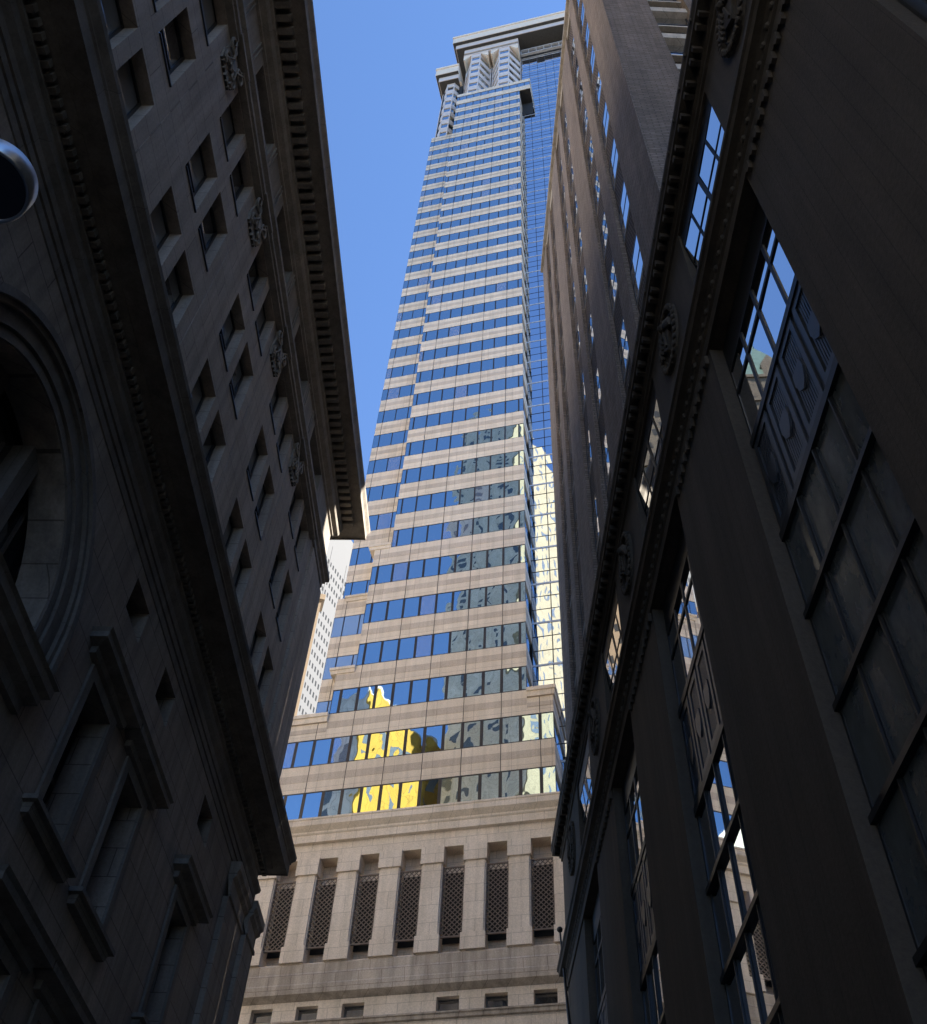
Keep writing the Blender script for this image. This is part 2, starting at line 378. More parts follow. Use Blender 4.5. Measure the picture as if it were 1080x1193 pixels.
scroll(bk, -.3, .4, .3, 1.1, -math.pi / 2, -1, .14); scroll(bk, .3, .4, .3, 1.1, -math.pi / 2, 1, .14)
bk.slab([(0, .35), (.2, .6), (.22, .95), (.12, 1.2), (-.12, 1.2), (-.22, .95), (-.2, .6)], .06, .17); bk.slab([(0, .45), (.13, .65), (.14, .92), (-.14, .92), (-.13, .65)], .16, .22); bk.tube([(-.5, .12, .05), (-.2, .22, .8), (-.55, .2, 1.6)], .035, 6); bk.tube([(.5, .12, .05), (.2, .22, .8), (.55, .2, 1.6)], .035, 6); bk.box(-.72, .72, -.02, .36, 1.7, 1.86)
for k in range(5): bk.slab([(-.46 + .2 * k, .12), (-.34 + .2 * k, .12), (-.4 + .2 * k, -.14 + .05 * abs(k - 2))], .02, .12)
bk0 = None
for p in PAIR:
    if bk0 is None: bk0 = bk.build("bracket", M_left_up2, hall, z=0, loc=(p - .98, 0, 32.45 + Z0))
    else: copy_part(bk0, hall, (p - .98 if p < 30 else 29.9, 0, 32.45 + Z0))
# attic
b = MB(LO); ops = [(p + .2, p + 3.02, 35.85, 37.95) for p in PAIR]
b.wall(S0, S1U, 35.3, 38.4, 0, .55, ops)
for p in PAIR:
    for q in (p - 1.7, p - .25):
        b.box(q - .28, q - .22, -.01, .04, 35.7, 38.1); b.box(q - .1, q - .04, -.01, .04, 35.7, 38.1)
b.build("attic_wall", M_left_up2, hall)
for p in PAIR:
    b = MB(LO)
    for k in range(4): x = p + .2 + k * .94 - .04 * (k > 0); b.box(x - (0 if k < 3 else .04), x + .08, -.42, -.32, 35.85, 37.95)
    b.box(p + .28, p + 2.94, -.41, -.33, 36.9, 36.98); b.box(p + .28, p + 2.94, -.41, -.33, 35.85, 35.95)
    f = b.build("attic_window", M_iron, hall)
    b = MB(LO); b.poly([(p + .2, -.4, 35.85), (p + 3.02, -.4, 35.85), (p + 3.02, -.39, 37.95), (p + .2, -.39, 37.95)]); b.build("pane", M_oldglass, f)
# crowning cornice with modillions
b = MB(LO)
b.mould([(-.02, 38.05), (.1, 38.1), (.1, 38.24), (.3, 38.36), (.34, 38.5), (.34, 38.78), (.42, 38.84), (.42, 39.12), (.40, 39.14), (.40, 39.48), (1.42, 39.52), (1.42, 39.44), (1.48, 39.44), (1.48, 39.86), (1.5, 39.92), (1.6, 40.12), (1.62, 40.3), (-.6, 40.6)], S0, S1U, 4)
x = S0
while x < S1U + .35:
    b.slab([(x, 39.14), (x + .22, 39.14), (x + .22, 39.485), (x, 39.485)], .39, .98); x += .44
for k in range(8): b.box(S1U + .39, S1U + .98, -.3 - .44 * k - .22, -.3 - .44 * k, 39.14, 39.485)
b.build("upper_cornice", M_left_up2, hall)

# ================================================================== RIGHT: dark stone banking hall
DR = R(.549); RO = 1
BR_LOC = (4 * math.cos(DR), -4 * math.sin(DR), 0)
bank = thing("bank_building", "dark stone building on the right with giant multi storey windows between broad piers", "building", BR_LOC, math.pi / 2 - DR)
T0, T1 = -16.0, 31.8
BAYS = [5.52 + 6.28 * k for k in range(-3, 4)]
BIG0, BIG1, GD = -.6, 15.5, .25
b = MB(RO); ops = []
for s in BAYS: ops.append((s, s + 3.02, BIG0, BIG1))
b.wall(T0, T1, -Z0, 15.5, 0, GD + .12, ops)
b.box(T0, T1, -20, -GD - .45, -Z0, 20.4)
b.poly([(T1, 0, -Z0), (T1, -.8, -Z0), (T1, -.8, 20.4), (T1, 0, 20.4)])
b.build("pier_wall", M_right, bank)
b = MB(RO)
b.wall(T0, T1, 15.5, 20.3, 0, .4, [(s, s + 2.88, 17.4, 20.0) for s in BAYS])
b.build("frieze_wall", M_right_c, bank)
b = MB(RO)                                                 # pier edge rolls beside each giant window
for s in BAYS:
    b.box(s - .3, s + 3.3, -.3, .04, BIG0 - .35, BIG0)
b.build("window_surround", M_right_c, bank)
b = MB(RO)                                                 # string course with beads and drops
b.mould([(-.02, 15.5), (.04, 15.5), (.04, 15.76), (.08, 15.8), (.08, 15.96), (.13, 16.02), (.24, 16.06), (.26, 16.2), (.3, 16.24), (.3, 16.36), (.1, 16.44), (-.02, 16.5)], T0, T1, 3)
x = T0
while x < T1:
    b.ball((x, .085, 15.9), .065, 1, .7, 1.2, 6); x += .27
for s in BAYS + [T1 + 3.26 - 3.02 + 3.02]:                  # drops under the band, over the piers only
    a = s - 3.26 + .12
    while a < s - .12 and a < T1:
        b.slab([(a, 15.5), (a + .16, 15.5), (a + .12, 15.3), (a + .04, 15.3)], -.01, .07); a += .26
b.build("string_course", M_right_c, bank)
b = MB(RO)                                                 # main cornice with antefixes
b.mould([(-.02, 20.1), (.05, 20.12), (.05, 20.24), (.1, 20.28), (.12, 20.44), (.33, 20.5), (.33, 20.62), (.37, 20.74), (.37, 20.86), (-.4, 21.0)], T0, T1, 3)
x = T0
while x < T1 + .3:
    b.ball((x, .365, 20.72), .055, .8, .5, 1.6, 6); b.box(x - .24, x - .16, .1, .3, 20.3, 20.49); b.box(x - .02, x + .08, .1, .3, 20.3, 20.49); x += .62
b.build("cornice", M_right_c, bank)
# medallions on the piers
md = MB(RO)
def ell(rx, rz, rad, d, n=28):
    pts = [(rx * math.cos(2 * math.pi * k / n), d, rz * math.sin(2 * math.pi * k / n)) for k in range(n + 1)]
    md.tube(pts, rad, 8, caps=False)
ell(.62, .84, .08, .0); ell(.46, .66, .03, .02)
for k in range(30):
    a = 2 * math.pi * k / 30; md.ball((.62 * math.cos(a), .07, .84 * math.sin(a)), .085, 1, .6, 1, 6)
md.slab([(.5 * math.cos(2 * math.pi * k / 24), .7 * math.sin(2 * math.pi * k / 24)) for k in range(24)], -.02, .02)
md.slab([(-.25, .28), (.25, .28), (.25, -.1), (.0, -.42), (-.25, -.1)], .0, .1)
for sg in (-1, 1):
    for k in range(5): md.ball((sg * (.14 + .07 * k), .1, .36 - .09 * k), .1, .6, .7, 1.8, 6)
md.ball((0, .12, .44), .11); md.box(-.03, .03, .08, .14, -.3, .25)
md0 = None
for s in BAYS:
    c = s - 3.26 / 2
    if md0 is None: md0 = md.build("medallion", M_right_c, bank, z=0, loc=(c, 0, 18.8 + Z0))
    else: copy_part(md0, bank, (c, 0, 18.8 + Z0))
copy_part(md0, bank, (BAYS[-1] + 3.02 + 1.55, 0, 18.8 + Z0))
# frieze windows
fwn = MB(RO); W, H = 2.88, 1.45
for x in (0, .72, 1.44, 2.16, 2.88):
    t = .06 if x == 1.44 else .035
    x0, x1 = max(0, x - t), min(W, x + t); fwn.prism([(x0, -.3), (x1, -.3), (x1, -.195), (x0, -.195)], 0, .02); fwn.poly([(x0, -.2, 0), (x1, -.2, 0), (x1, -.2 + H * .105, H), (x0, -.2 + H * .105, H)])
for z in (0, .7, H): fwn.box(.04, W - .04, -.3, -.198 + z * .105, max(0, z - .022), min(H, z + .022))
fwn.box(0, W, -.36, -.3, -.55, H + .62); fwn.box(0, W, -.3, -.2, -.5, -.02); fwn.box(0, W, -.3, -.05, H + .02, H + .57)
f0 = None
gl = MB(RO)
for i in range(4):
    for j, (za, zb) in enumerate(((0, .7), (.7, H))):
        t = random.uniform(-.004, .004); u = random.uniform(-.004, .004)
        gl.poly([(.72 * i, -.21 + t + za * .105, za), (.72 * (i + 1), -.21 - t + za * .105, za), (.72 * (i + 1), -.21 - t + u + zb * .105, zb), (.72 * i, -.21 + t + u + zb * .105, zb)])
for s in BAYS:
    if f0 is None:
        f0 = fwn.build("frieze_window", M_iron, bank, z=0, loc=(s, 0, 17.95 + Z0)); gl.build("pane", M_bigglass, f0, z=0)
    else: copy_part(f0, bank, (s, 0, 17.95 + Z0))
# giant windows: upper lights, metal spandrel panels, lower lights
gw = MB(RO); W = 3.02; MX = [0, .19, 1.13, 2.07, 3.02]; MX = [0, .755, 1.51, 2.265, 3.02]
for x in MX:
    gw.box(max(0, x - .04), min(W, x + .04), -GD - .06, -GD + .018, BIG0, 14.75)
    if 0 < x < W: gw.box(x - .014, x + .014, -GD + .018, -GD + .05, BIG0, 10.4)
TR = [BIG0 + .1, 1.7, 3.15, 4.6, 6.05, 7.5, 8.95, 10.45, 12.62, 14.07, 14.75]
for z in TR:
    big = z in (10.45, 12.62)
    gw.box(.0, W, -GD - .07, -GD + (.06 if big else .022 if z > 12 else .08), z - (.08 if big else .045), z + (.08 if big else .045))
gw.box(0, W, -GD - .06, -GD + .02, 14.8, BIG1)
gl = MB(RO); gd = MB(RO)
for i in range(4):
    for za, zb in zip(TR, TR[1:]):
        if za == 10.45: continue
        G = gl if za > 11 else gd
        t = random.uniform(-.003, .003); u = random.uniform(-.003, .003)
        G.poly([(MX[i], -GD + t, za), (MX[i + 1], -GD - t, za), (MX[i + 1], -GD - t + u, zb), (MX[i], -GD + t + u, zb)])
sp = MB(RO)
for i in range(4):
    a, c = MX[i] + .05, MX[i + 1] - .05; m_ = (a + c) / 2
    sp.box(a, c, -GD - .04, -GD - .01, 10.55, 12.52)
    for q0, q1, z0, z1 in ((a, a + .1, 10.55, 12.52), (c - .1, c, 10.55, 12.52), (a + .1, c - .1, 10.55, 10.7), (a + .1, c - .1, 12.37, 12.52)):
        sp.box(q0, q1, -GD - .02, -GD + .04, z0, z1)
    n = 7
    for k in range(n):
        x = a + .13 + (c - a - .26) * (k + .5) / n; sp.box(x - .018, x + .018, -GD - .015, -GD + .02, 10.7, 12.37)
    sp.slab([(m_ - .15, 11.72), (m_ + .15, 11.72), (m_ + .17, 11.5), (m_ + .1, 11.3), (m_, 11.2), (m_ - .1, 11.3), (m_ - .17, 11.5)], -GD - .01, -GD + .05)
g0 = None
for s in BAYS:
    if g0 is None:
        g0 = gw.build("giant_window", M_iron, bank, loc=(s, 0, 0)); gl.build("pane", M_bigglass, g0); gd.build("lower_pane", M_bigglass, g0); sp.build("spandrel_panel", M_span, g0)
    else: copy_part(g0, bank, (s, 0, 0))
dull = gd.build("dusty", M_dusty, None); bpy.data.objects.remove(dull)
for o in bank.children:
    if o.name.startswith("giant_window") and o.location.x < 9:
        for ch in o.children:
            if ch.name.startswith("lower_pane"): ch.data = bpy.data.meshes["dusty"]
# flagpole leaning out from the far end of the bank
fp = thing("flagpole", "thin dark flagpole with a ball tip at the far end of the dark stone building", "flagpole", BR_LOC, math.pi / 2 - DR)
b = MB(RO); b.tube([(31.3, .02, 13.6), (31.5, .22, 17.3)], [.055, .03], 8); b.build("pole", M_iron, fp)
b = MB(RO); b.ball((31.505, .225, 17.38), .1, n=10); b.build("finial", M_iron, fp)
b = MB(RO); b.box(31.18, 31.42, -.02, .06, 13.3, 13.9); b.tube([(31.3, .01, 15.4), (31.41, .12, 15.4)], .02, 6); b.build("bracket", M_iron, fp)

# ================================================================== brick high-rise above the bank
brick = thing("brick_tower", "tall brown brick tower with broad vertical piers rising behind the dark stone cornice", "building", BR_LOC, math.pi / 2 - DR)
B0, B1, BT = 8.78, 29.7, 63.4
b = MB(RO)
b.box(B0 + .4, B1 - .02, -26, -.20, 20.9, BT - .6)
b.box(-26, B0 + .4, -30, -8.5, 18, BT - .6)              # unseen wing behind the light court, added to block the sun
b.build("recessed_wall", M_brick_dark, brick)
PI = []                                                     # piers on the street side
PI.append((B0, 10.9)); k = 0
while True:
    a = 10.9 + 6.4 * k
    for q in ((a + 1.5, a + 2.5), (a + 4.0, a + 6.4)):
        if q[0] < B1: PI.append((q[0], min(q[1], B1)))
    if a + 6.4 > B1: break
    k += 1
b = MB(RO)
b.prism([(B0, -.06), (10.9, -.06), (10.9, -.3), (B0 + .45, -.3), (B0 + .45, -1.85), (B0, -1.85)], 20.9, BT)
for a, c in PI[1:]: b.box(a, c, -.3, -.06, 20.9, BT)
SIDE = [(-1.85 - 1.5 - 1.0, -1.85 - 1.5), (-1.85 - 4.0 - 2.4, -1.85 - 4.0), (-14.2, -9.75), (-20, -15.7)]
for d0, d1 in SIDE: b.box(B0, B0 + .42, d0, d1, 20.9, BT)
b.build("pier", M_brick, brick)
b = MB(RO); b.mould([(-.1, BT), (.1, BT + .05), (.1, BT + .5), (-.5, BT + .7)], B0, B1, 12, 12); b.box(B0, B1, -26, -.12, BT - .6, BT + .1); b.build("parapet", M_sill, brick)
# windows, street side
bw = MB(RO)
bw.box(0, .07, -.24, -.18, 0, 2.05); bw.box(1.43, 1.5, -.24, -.18, 0, 2.05)
for z in (0, .98, 1.97): bw.box(.07, 1.43, -.24, -.183, z, z + .08)
gl = MB(RO); gl.poly([(0, -.191, 0), (1.5, -.189, 0), (1.5, -.190, 1.0), (0, -.194, 1.0)]); gl.poly([(0, -.189, 1.0), (1.5, -.192, 1.0), (1.5, -.194, 2.05), (0, -.191, 2.05)])
sl_ = MB(RO); sl_.box(-.0, 1.5, -.24, -.185, -.14, -.01)
cols = [a for i in range(4) for a in (10.9 + 6.4 * i, 13.4 + 6.4 * i) if a + 1.5 <= B1]
bw0 = None
for s in cols:
    for j in range(-2, 8):
        h = 30.85 + 4.05 * j - 2.05
        if h < 21.5: continue
        if bw0 is None:
            bw0 = bw.build("window", M_iron, brick, z=0, loc=(s, 0, h + Z0)); gl.build("pane", M_bigglass, bw0, z=0); sl_.build("sill", M_sill, bw0, z=0)
        else: copy_part(bw0, brick, (s, 0, h + Z0))
# windows on the side facing the viewer (wall plane s = B0 + .4)
SW = [(-3.35, -1.85, 1.5), (-5.85, -4.35, 1.5), (-9.75, -8.25, 1.5)]
for d0, d1, wd in SW:
    for j in range(-2, 8):
        z = 30.6 + 4.05 * j
        if z < 23: continue
        b = MB(RO); x = B0 + .4
        b.box(x - .26, x - .01, d0, d1, z, z + .62, 1); b.box(x - .22, x - .01, d0, d1, z - 2.2, z - 2.05, 1)
        b.box(x - .03, x + .02, d0, d0 + .06, z - 2.05, z); b.box(x - .03, x + .02, d1 - .06, d1, z - 2.05, z); b.box(x - .03, x + .02, d0, d1, z - 1.06, z - .98)
        f = b.build("side_window", [M_iron, M_pale], brick)
        b = MB(RO); b.poly([(x - .012, d0, z - 2.05), (x - .012, d1, z - 2.05), (x - .008, d1, z), (x - .008, d0, z)]); b.build("pane", M_bigglass, f)

# ================================================================== the glass and granite skyscraper
TW = R(-15.986); TO = -1
nv = Vector((math.sin(R(15.986)), math.cos(R(15.986)), 0))
TL = tuple(nv * 50)
tower = thing("skyscraper", "very tall pink granite and blue glass skyscraper with striped floors and a projecting crown", "skyscraper", TL, TW)
F0, FP, WH = 36.1, 4.237, 2.17                              # first window sill, storey height, window height
# --- lowest walls, ledges, small openings
SL, SR = -29.0, 9.0
GAP0 = [-24.47 + 2.56 * k for k in range(-1, 12)]           # left edges of the lattice openings (1.3 wide)
b = MB(TO)
small = [(g + .05, g + 1.27, 23.95, 24.72) for k, g in enumerate(GAP0) if k != 4]
tall = [(g - .05, g + 1.37, z0, z1) for g in GAP0 for z0, z1 in ((.2, 6.4), (8.6, 12.2), (15.0, 18.6))]
b.wall(SL, SR, -Z0, 25.0, -.25, .5, small + tall)
b.box(SL, SR, -30, -1.05, -Z0, 36.0)
b.build("base_wall", M_pink_base, tower)
for s0, s1, z0, z1 in tall:
    b = MB(TO); b.box(s0, s1, -.72, -.62, z0, z1, 1); b.box(s0, s0 + .08, -.62, -.55, z0, z1); b.box(s1 - .08, s1, -.62, -.55, z0, z1); b.box(s0 + .08, s1 - .08, -.62, -.56, (z0 + z1) / 2 - .05, (z0 + z1) / 2 + .05); b.build("base_window", [M_mull, M_oldglass], tower)
for s0, s1, z0, z1 in small:
    b = MB(TO); b.box(s0, s1, -.72, -.66, z0, z1); b.box(s0, s1, -.66, -.6, z0, z0 + .05); b.box(s0, s1, -.66, -.6, z1 - .05, z1); b.build("small_window", M_oldglass, tower)
b = MB(TO)
b.mould([(-.26, 23.55), (-.12, 23.6), (-.12, 23.78), (-.05, 23.82), (-.05, 23.9), (-.26, 23.94)], SL, SR)
b.build("lower_ledge", M_pink_grey, tower)
b = MB(TO)
b.mould([(-.26, 24.98), (-.2, 25.0), (.12, 25.24), (.12, 25.72), (.08, 25.8), (.05, 26.3), (.0, 26.42), (-.02, 26.9), (-.14, 27.02), (-.6, 27.04)], SL, SR)
b.build("weathered_ledge", M_pink_grey, tower)
# --- lattice storey
b = MB(TO)
b.wall(SL, SR, 27.0, 34.6, -.12, .95, [(g, g + 1.3, 27.02, 33.44) for g in GAP0])
piers = [(GAP0[0] - 2.56 + 1.3, GAP0[0])] + [(g + 1.3, g + 2.56) for g in GAP0]
for a, c in piers:
    b.box(a - .06, c + .06, -.5, .06, 32.36, 33.42); b.box(a - .06, c + .06, -.5, .06, 27.04, 27.98)
for a, c in piers: b.box(a + .08, c - .08, -.118, -.05, 27.98, 32.36)
b.build("lattice_storey_wall", M_pink_base, tower)
gr = MB(TO); GW, GH, ST = 1.3, 4.26, .29
gr.box(0, .06, -.3, -.2, 0, GH); gr.box(GW - .06, GW, -.3, -.2, 0, GH); gr.box(0.06, GW - .06, -.3, -.2, 0, .08); gr.box(.06, GW - .06, -.3, -.2, GH - .08, GH)
for sg in (1, -1):
    c = -GH
    while c < GW + GH:
        pts = []                                           # line x = c + sg*z clipped to the frame
        z0, z1 = sorted(((0 - c) / sg, (GW - c) / sg)); z0, z1 = max(0, z0), min(GH, z1)
        if z1 - z0 > .05:
            x0, x1 = c + sg * z0, c + sg * z1; o = .03
            gr.slab([(x0 - o, z0), (x0 + o, z0), (x1 + o, z1), (x1 - o, z1)], -.27 - .01 * sg, -.23 - .01 * sg)
        c += ST
gb = MB(TO); gb.box(0.0, GW, -.93, -.9, 0, GH)
g0 = None
for g in GAP0:
    if g0 is None: g0 = gr.build("lattice_grille", M_lattice, tower, z=0, loc=(g, 0, 27.9 + Z0)); gb.build("backing", M_black, g0, z=0)
    else: copy_part(g0, tower, (g, 0, 27.9 + Z0))
b = MB(TO)                                                 # cornice above the lattice storey
b.mould([(-.13, 34.45), (.1, 34.5), (.1, 34.98), (.14, 35.02), (.16, 35.1), (.16, 35.2), (.42, 35.5), (.42, 35.86), (.46, 35.9), (.46, 36.02), (-.5, 36.08)], SL, SR)
b.build("podium_cornice", M_pink_base, tower)
# --- striped floors
def block(k0, k1, s0, s1, d, dback, left_open=False, jx=None, cap_top=None, top_h=None):
    """stone bands, darker stripes and joints from the sill of floor k0 to the sill of floor k1"""
    b = MB(TO)
    for k in range(k0, k1):
        z = F0 + FP * k + WH; z1 = F0 + FP * (k + 1)
        if k == k1 - 1 and top_h: z1 = top_h
        b.box(s0, s1, dback, d, z, z1)
        zz = z + (z1 - z) * .40
        b.box(s0 - .004, s1 + .004, dback, d + .012, zz, zz + (z1 - z) * .27, 1)
    x = -18.55 - 2.55 * 5
    while x < s1:
        if x > s0 + .3:
            for k in range(k0, k1):
                z = F0 + FP * k + WH; z1 = F0 + FP * (k + 1) if not (k == k1 - 1 and top_h) else top_h
                b.box(x - .018, x + .018, d - .05, d + .016, z, z1, 2)
        x += 2.55
    b.build("stone_band", [M_pink, M_pink_dark, M_joint], tower)
def strip(k, s0, s1, d, dback, heavy=.05, hh=None, right=True, pale=False):
    """one floor's ribbon of windows: dark frame with tilted panes"""
    z0 = F0 + FP * k; z1 = z0 + (hh or WH); g = d - .02
    fr = MB(TO); pn = MB(TO)
    xs = [s0]; x = -18.55 - 2.55 * 5
    while x < s1 - .2:
        if x > s0 + .2: xs.append(x)
        x += 1.275
    xs.append(s1)
    fr.box(s0, s1, g - .05, g + .02, z0, z0 + heavy); fr.box(s0, s1, g - .05, g + .02, z1 - heavy, z1)
    for i, x in enumerate(xs):
        t = heavy * (1.5 if 0 < i < len(xs) - 1 else .6)
        fr.box(max(s0, x - t), min(s1, x + t), g - .048, g + .018, z0 + heavy, z1 - heavy)
    for a, c in zip(xs, xs[1:]):
        t, u = random.uniform(-.006, .006), random.uniform(-.006, .006)
        pn.poly([(a, g + t + u, z0), (c, g - t + u, z0), (c, g - t - u, z1), (a, g + t - u, z1)])
    if right:                                              # panes turning the corner
        pn.poly([(s1 - .1, g, z0), (s1 - .1, dback + .1, z0), (s1 - .1, dback + .1, z1), (s1 - .1, g, z1)])
    f = fr.build("window_ribbon", M_mull, tower); pn.m = [2 if pale else 1 if random.random() < .07 else 0 for _ in pn.f]; pn.build("pane", [M_tglass, M_tblind, M_tpale], f)
MR = -9.18
# base block: two wide floors
block(0, 1, SL, -7.45, 0, -8); block(1, 2, SL, -23.0, 0, -8, top_h=43.9); block(1, 2, -23.0, MR, 0, -8); block(1, 2, MR, -7.45, 0, -8, top_h=43.9)
for k in (0, 1): strip(k, SL, -7.45, 0, -8, .07)
LP = [(-.02, 43.86), (.12, 43.9), (.14, 44.3), (.22, 44.34), (.22, 44.62), (-2, 44.66)]
for a, c, r in ((-25.75, -23.0, 0), (MR, -7.45, 2.3)):
    b = MB(TO); b.mould(LP, a, c, r); b.build("setback_ledge", M_pink, tower)
b = MB(TO); b.box(SL, -23.0, -8, -.05, 43.9, 44.6); b.box(MR, -7.5, -8, -.05, 43.9, 44.6); b.build("setback_roof", M_pink, tower)
# stepped main shaft
block(2, 3, -23.0, MR, 0, -6); strip(2, -23.0, MR, 0, -2.4, .07)
block(3, 6, -21.62, MR, 0, -6)
for k in (3, 4, 5): strip(k, -21.62, MR, 0, -2.4, .06)
NT = 33
block(6, NT + 1, -20.25, MR, 0, -6)
for k in range(6, NT + 1): strip(k, -20.25, MR, 0, -2.4, .045)
for s0, s1, z in ((-23.36, -21.62, 48.5), (-22.0, -20.25, 61.75)):
    b = MB(TO); b.mould([(-.4, z - .3), (.06, z - .28), (.1, z + .02), (.16, z + .05), (.16, z + .28), (-1.5, z + .32)], s0, s1, 0, 2.0)
    b.build("setback_ledge", M_pink, tower)
b = MB(TO); b.box(-22.9, MR - .3, -5.9, -2.3, 36, 49); b.box(-20.2, MR - .3, -5.9, -2.35, 49, 181); b.build("core", M_black, tower)
# top two floors jut out to the right over the curtain wall
b = MB(TO)
for k in (NT, NT + 1):
    z = F0 + FP * k + WH; b.box(-20.3, -7.35, -2.4, .05, z, z + 2.1 if k == NT else z + 1.4)
b.build("upper_band", M_pink, tower)
strip(NT + 1, -20.25, -7.4, .02, -2.4, .045)
b = MB(TO); b.box(-9.16, -7.4, -2.38, -2.28, 172, F0 + FP * NT + WH); b.box(-9.16, -7.37, -2.3, .0, F0 + FP * NT + WH - .06, F0 + FP * NT + WH - .01); b.build("recess_shade", M_black, tower)  # black sheets stand in for the shade in the recess under the overhang
# --- recessed wing on the left
WD, WL = -1.3, -24.25
for k0, k1, s0, s1, d in ((2, 5, -24.5, -19.9, -1.0), (5, 31, WL, -19.9, WD)):
    block(k0, k1, s0, s1, d, -7)
    for k in range(k0, k1): strip(k, s0, s1, d, -6, .03, pale=(k0 == 2))
b = MB(TO); z = F0 + FP * 5 - .3
b.mould([(-1.2, z - .2), (-.94, z - .16), (-.9, z + .15), (-.82, z + .2), (-.82, z + .4), (-2.5, z + .44)], -24.7, -21.0, 0, 2); b.build("setback_ledge", M_pink, tower)
b = MB(TO); b.box(-24.1, -20, -7, -3.2, 44, 165); b.build("wing_core", M_black, tower)
# --- curtain wall
CW, CT = -2.4, 208.0
CR = 9.0
fr = MB(TO); pn = MB(TO); rl = MB(TO)
x = MR; xs = []
while x < CR: xs.append(x); x += 1.5
k = 0; z = 36.1; zs = []
while z < CT: zs.append(z); z += FP / 3
for i, z in enumerate(zs):
    if i % 3 == 0: rl.box(MR, CR, CW - .02, CW + .03, z - .09, z + .09)
    else: fr.box(MR, CR, CW - .02, CW + .018, z - .03, z + .03)
for i, x in enumerate(xs): fr.box(x - .035, x + .035, CW - .02, CW + .02, 36.1, CT)
for z, zz in zip(zs, zs[1:]):
    for x in xs:
        t, u = random.uniform(-.006, .006), random.uniform(-.006, .006)
        pn.poly([(x, CW + t + u, z), (x + 1.5, CW - t + u, z), (x + 1.5, CW - t - u, zz), (x, CW + t - u, zz)])
f = fr.build("curtain_wall", M_mull, tower); pn.build("pane", M_cglass, f); rl.build("floor_rail", M_rail, f)
b = MB(TO)
for z in (CT + .2, CT + 3.0): b.box(MR, CR, CW, CW + .5, z, z + .35)
for x in xs: b.box(x - .07, x + .07, CW, CW + .4, CT + .5, CT + 3.0)
b.build("balustrade", M_rail, tower)
b = MB(TO); b.box(MR, CR, -8, CW - .1, 36, CT + 6); b.box(-21, MR, -9, -5.2, 180, 214); b.build("crown_core", M_black, tower)
# --- twin octagonal bays under the crown
def bay(sl, sr, depth, z0, floors, d0, name):
    sh = MB(TO); wl = MB(TO); w_ = sr - sl; q = w_ * .33
    P = [(sl, d0 - depth), (sl + q, d0), (sr - q, d0), (sr, d0 - depth), (sr, d0 - depth - 2), (sl, d0 - depth - 2)]
    Q = [(sl + .12, d0 - depth - .02), (sl + q + .03, d0 - .12), (sr - q - .03, d0 - .12), (sr - .12, d0 - depth - .02), (sr - .12, d0 - depth - 1.9), (sl + .12, d0 - depth - 1.9)]
    for k in range(floors):
        z = z0 + FP * k
        wl.prism(Q, z, z + 2.1, caps=False); sh.prism(P, z + 2.1, z + FP)
    for (s, d) in (P[0], P[1], P[2], P[3]): sh.box(s - .09, s + .09, d - .2, d + .03, z0, z0 + FP * floors - .01)
    f = sh.build(name, M_white2, tower); wl.build("pane", M_tglass, f)
M_white2 = plain("pale pink crown panel", (.62, .54, .49), .6, var=.08)
ZB = F0 + FP * (NT + 1) + WH + 1.4
bay(-20.2, -15.25, 2.5, ZB, 6, -.15, "octagonal_bay"); bay(-14.85, -9.4, 2.5, ZB, 6, -.15, "octagonal_bay")
b = MB(TO); zt = ZB + FP * 6
for s0, s1 in ((-20.2, -15.3), (-14.8, -9.4)):
    b.slab([(s0, zt - 2.6), (s0 + .25, zt - 2.6), (s0 + 1.7, zt), (s0, zt)], -2.6, -.1); b.slab([(s1, zt - 2.6), (s1 - .25, zt - 2.6), (s1 - 1.7, zt), (s1, zt)], -2.6, -.1)
b.build("corner_flare", M_tan, tower)
b = MB(TO); b.box(-20.2, -9.4, -3, -.05, zt, zt + .5); b.box(-20.2, -9.4, -3, -.05, zt + 1.9, 213.5); b.build("crown_beam", M_white2, tower)
b = MB(TO); b.box(-20.1, -9.5, -3, -.2, zt + .5, zt + 1.9); b.build("crown_window", M_tglass, tower)
# --- crown cornices
def crown(s0, s1, d, dback, z0, z1, name):
    b = MB(TO); h = z1 - z0
    b.box(s0, s1, dback, d, z0 + h * .36, z1, 0)
    b.box(s0 - .14, s1, dback, d + .14, z1 - h * .14, z1 + .02, 0)
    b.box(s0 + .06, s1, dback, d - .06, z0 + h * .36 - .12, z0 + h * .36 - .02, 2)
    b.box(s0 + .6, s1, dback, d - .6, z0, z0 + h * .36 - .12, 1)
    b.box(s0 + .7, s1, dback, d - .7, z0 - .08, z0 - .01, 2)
    b.build(name, [M_tan, M_white2, M_soffit], tower)
crown(-22.5, CR + .5, 1.2, -26, 213.4, 220.4, "crown_cornice")
crown(-25.3, -20.9, .1, -9, 197.0, 203.8, "wing_cornice")
# wing top: slim octagonal bay
bay(-24.35, -20.5, 1.6, F0 + FP * 31, 7, WD, "wing_bay")
b = MB(TO); b.box(-24.0, -20.9, -6, -2.2, 165, 199); b.box(-20.9, -20.3, -3.5, -1.9, 167, 196); b.build("wing_top_core", M_black, tower)
b = MB(TO); b.box(-24.35, -20.5, -6, WD - .02, F0 + FP * 38, 197.0); b.build("wing_top_wall", M_tan, tower)

# ================================================================== other buildings
def axis(az): return R(90) - R(az)                          # object x axis along compass azimuth az
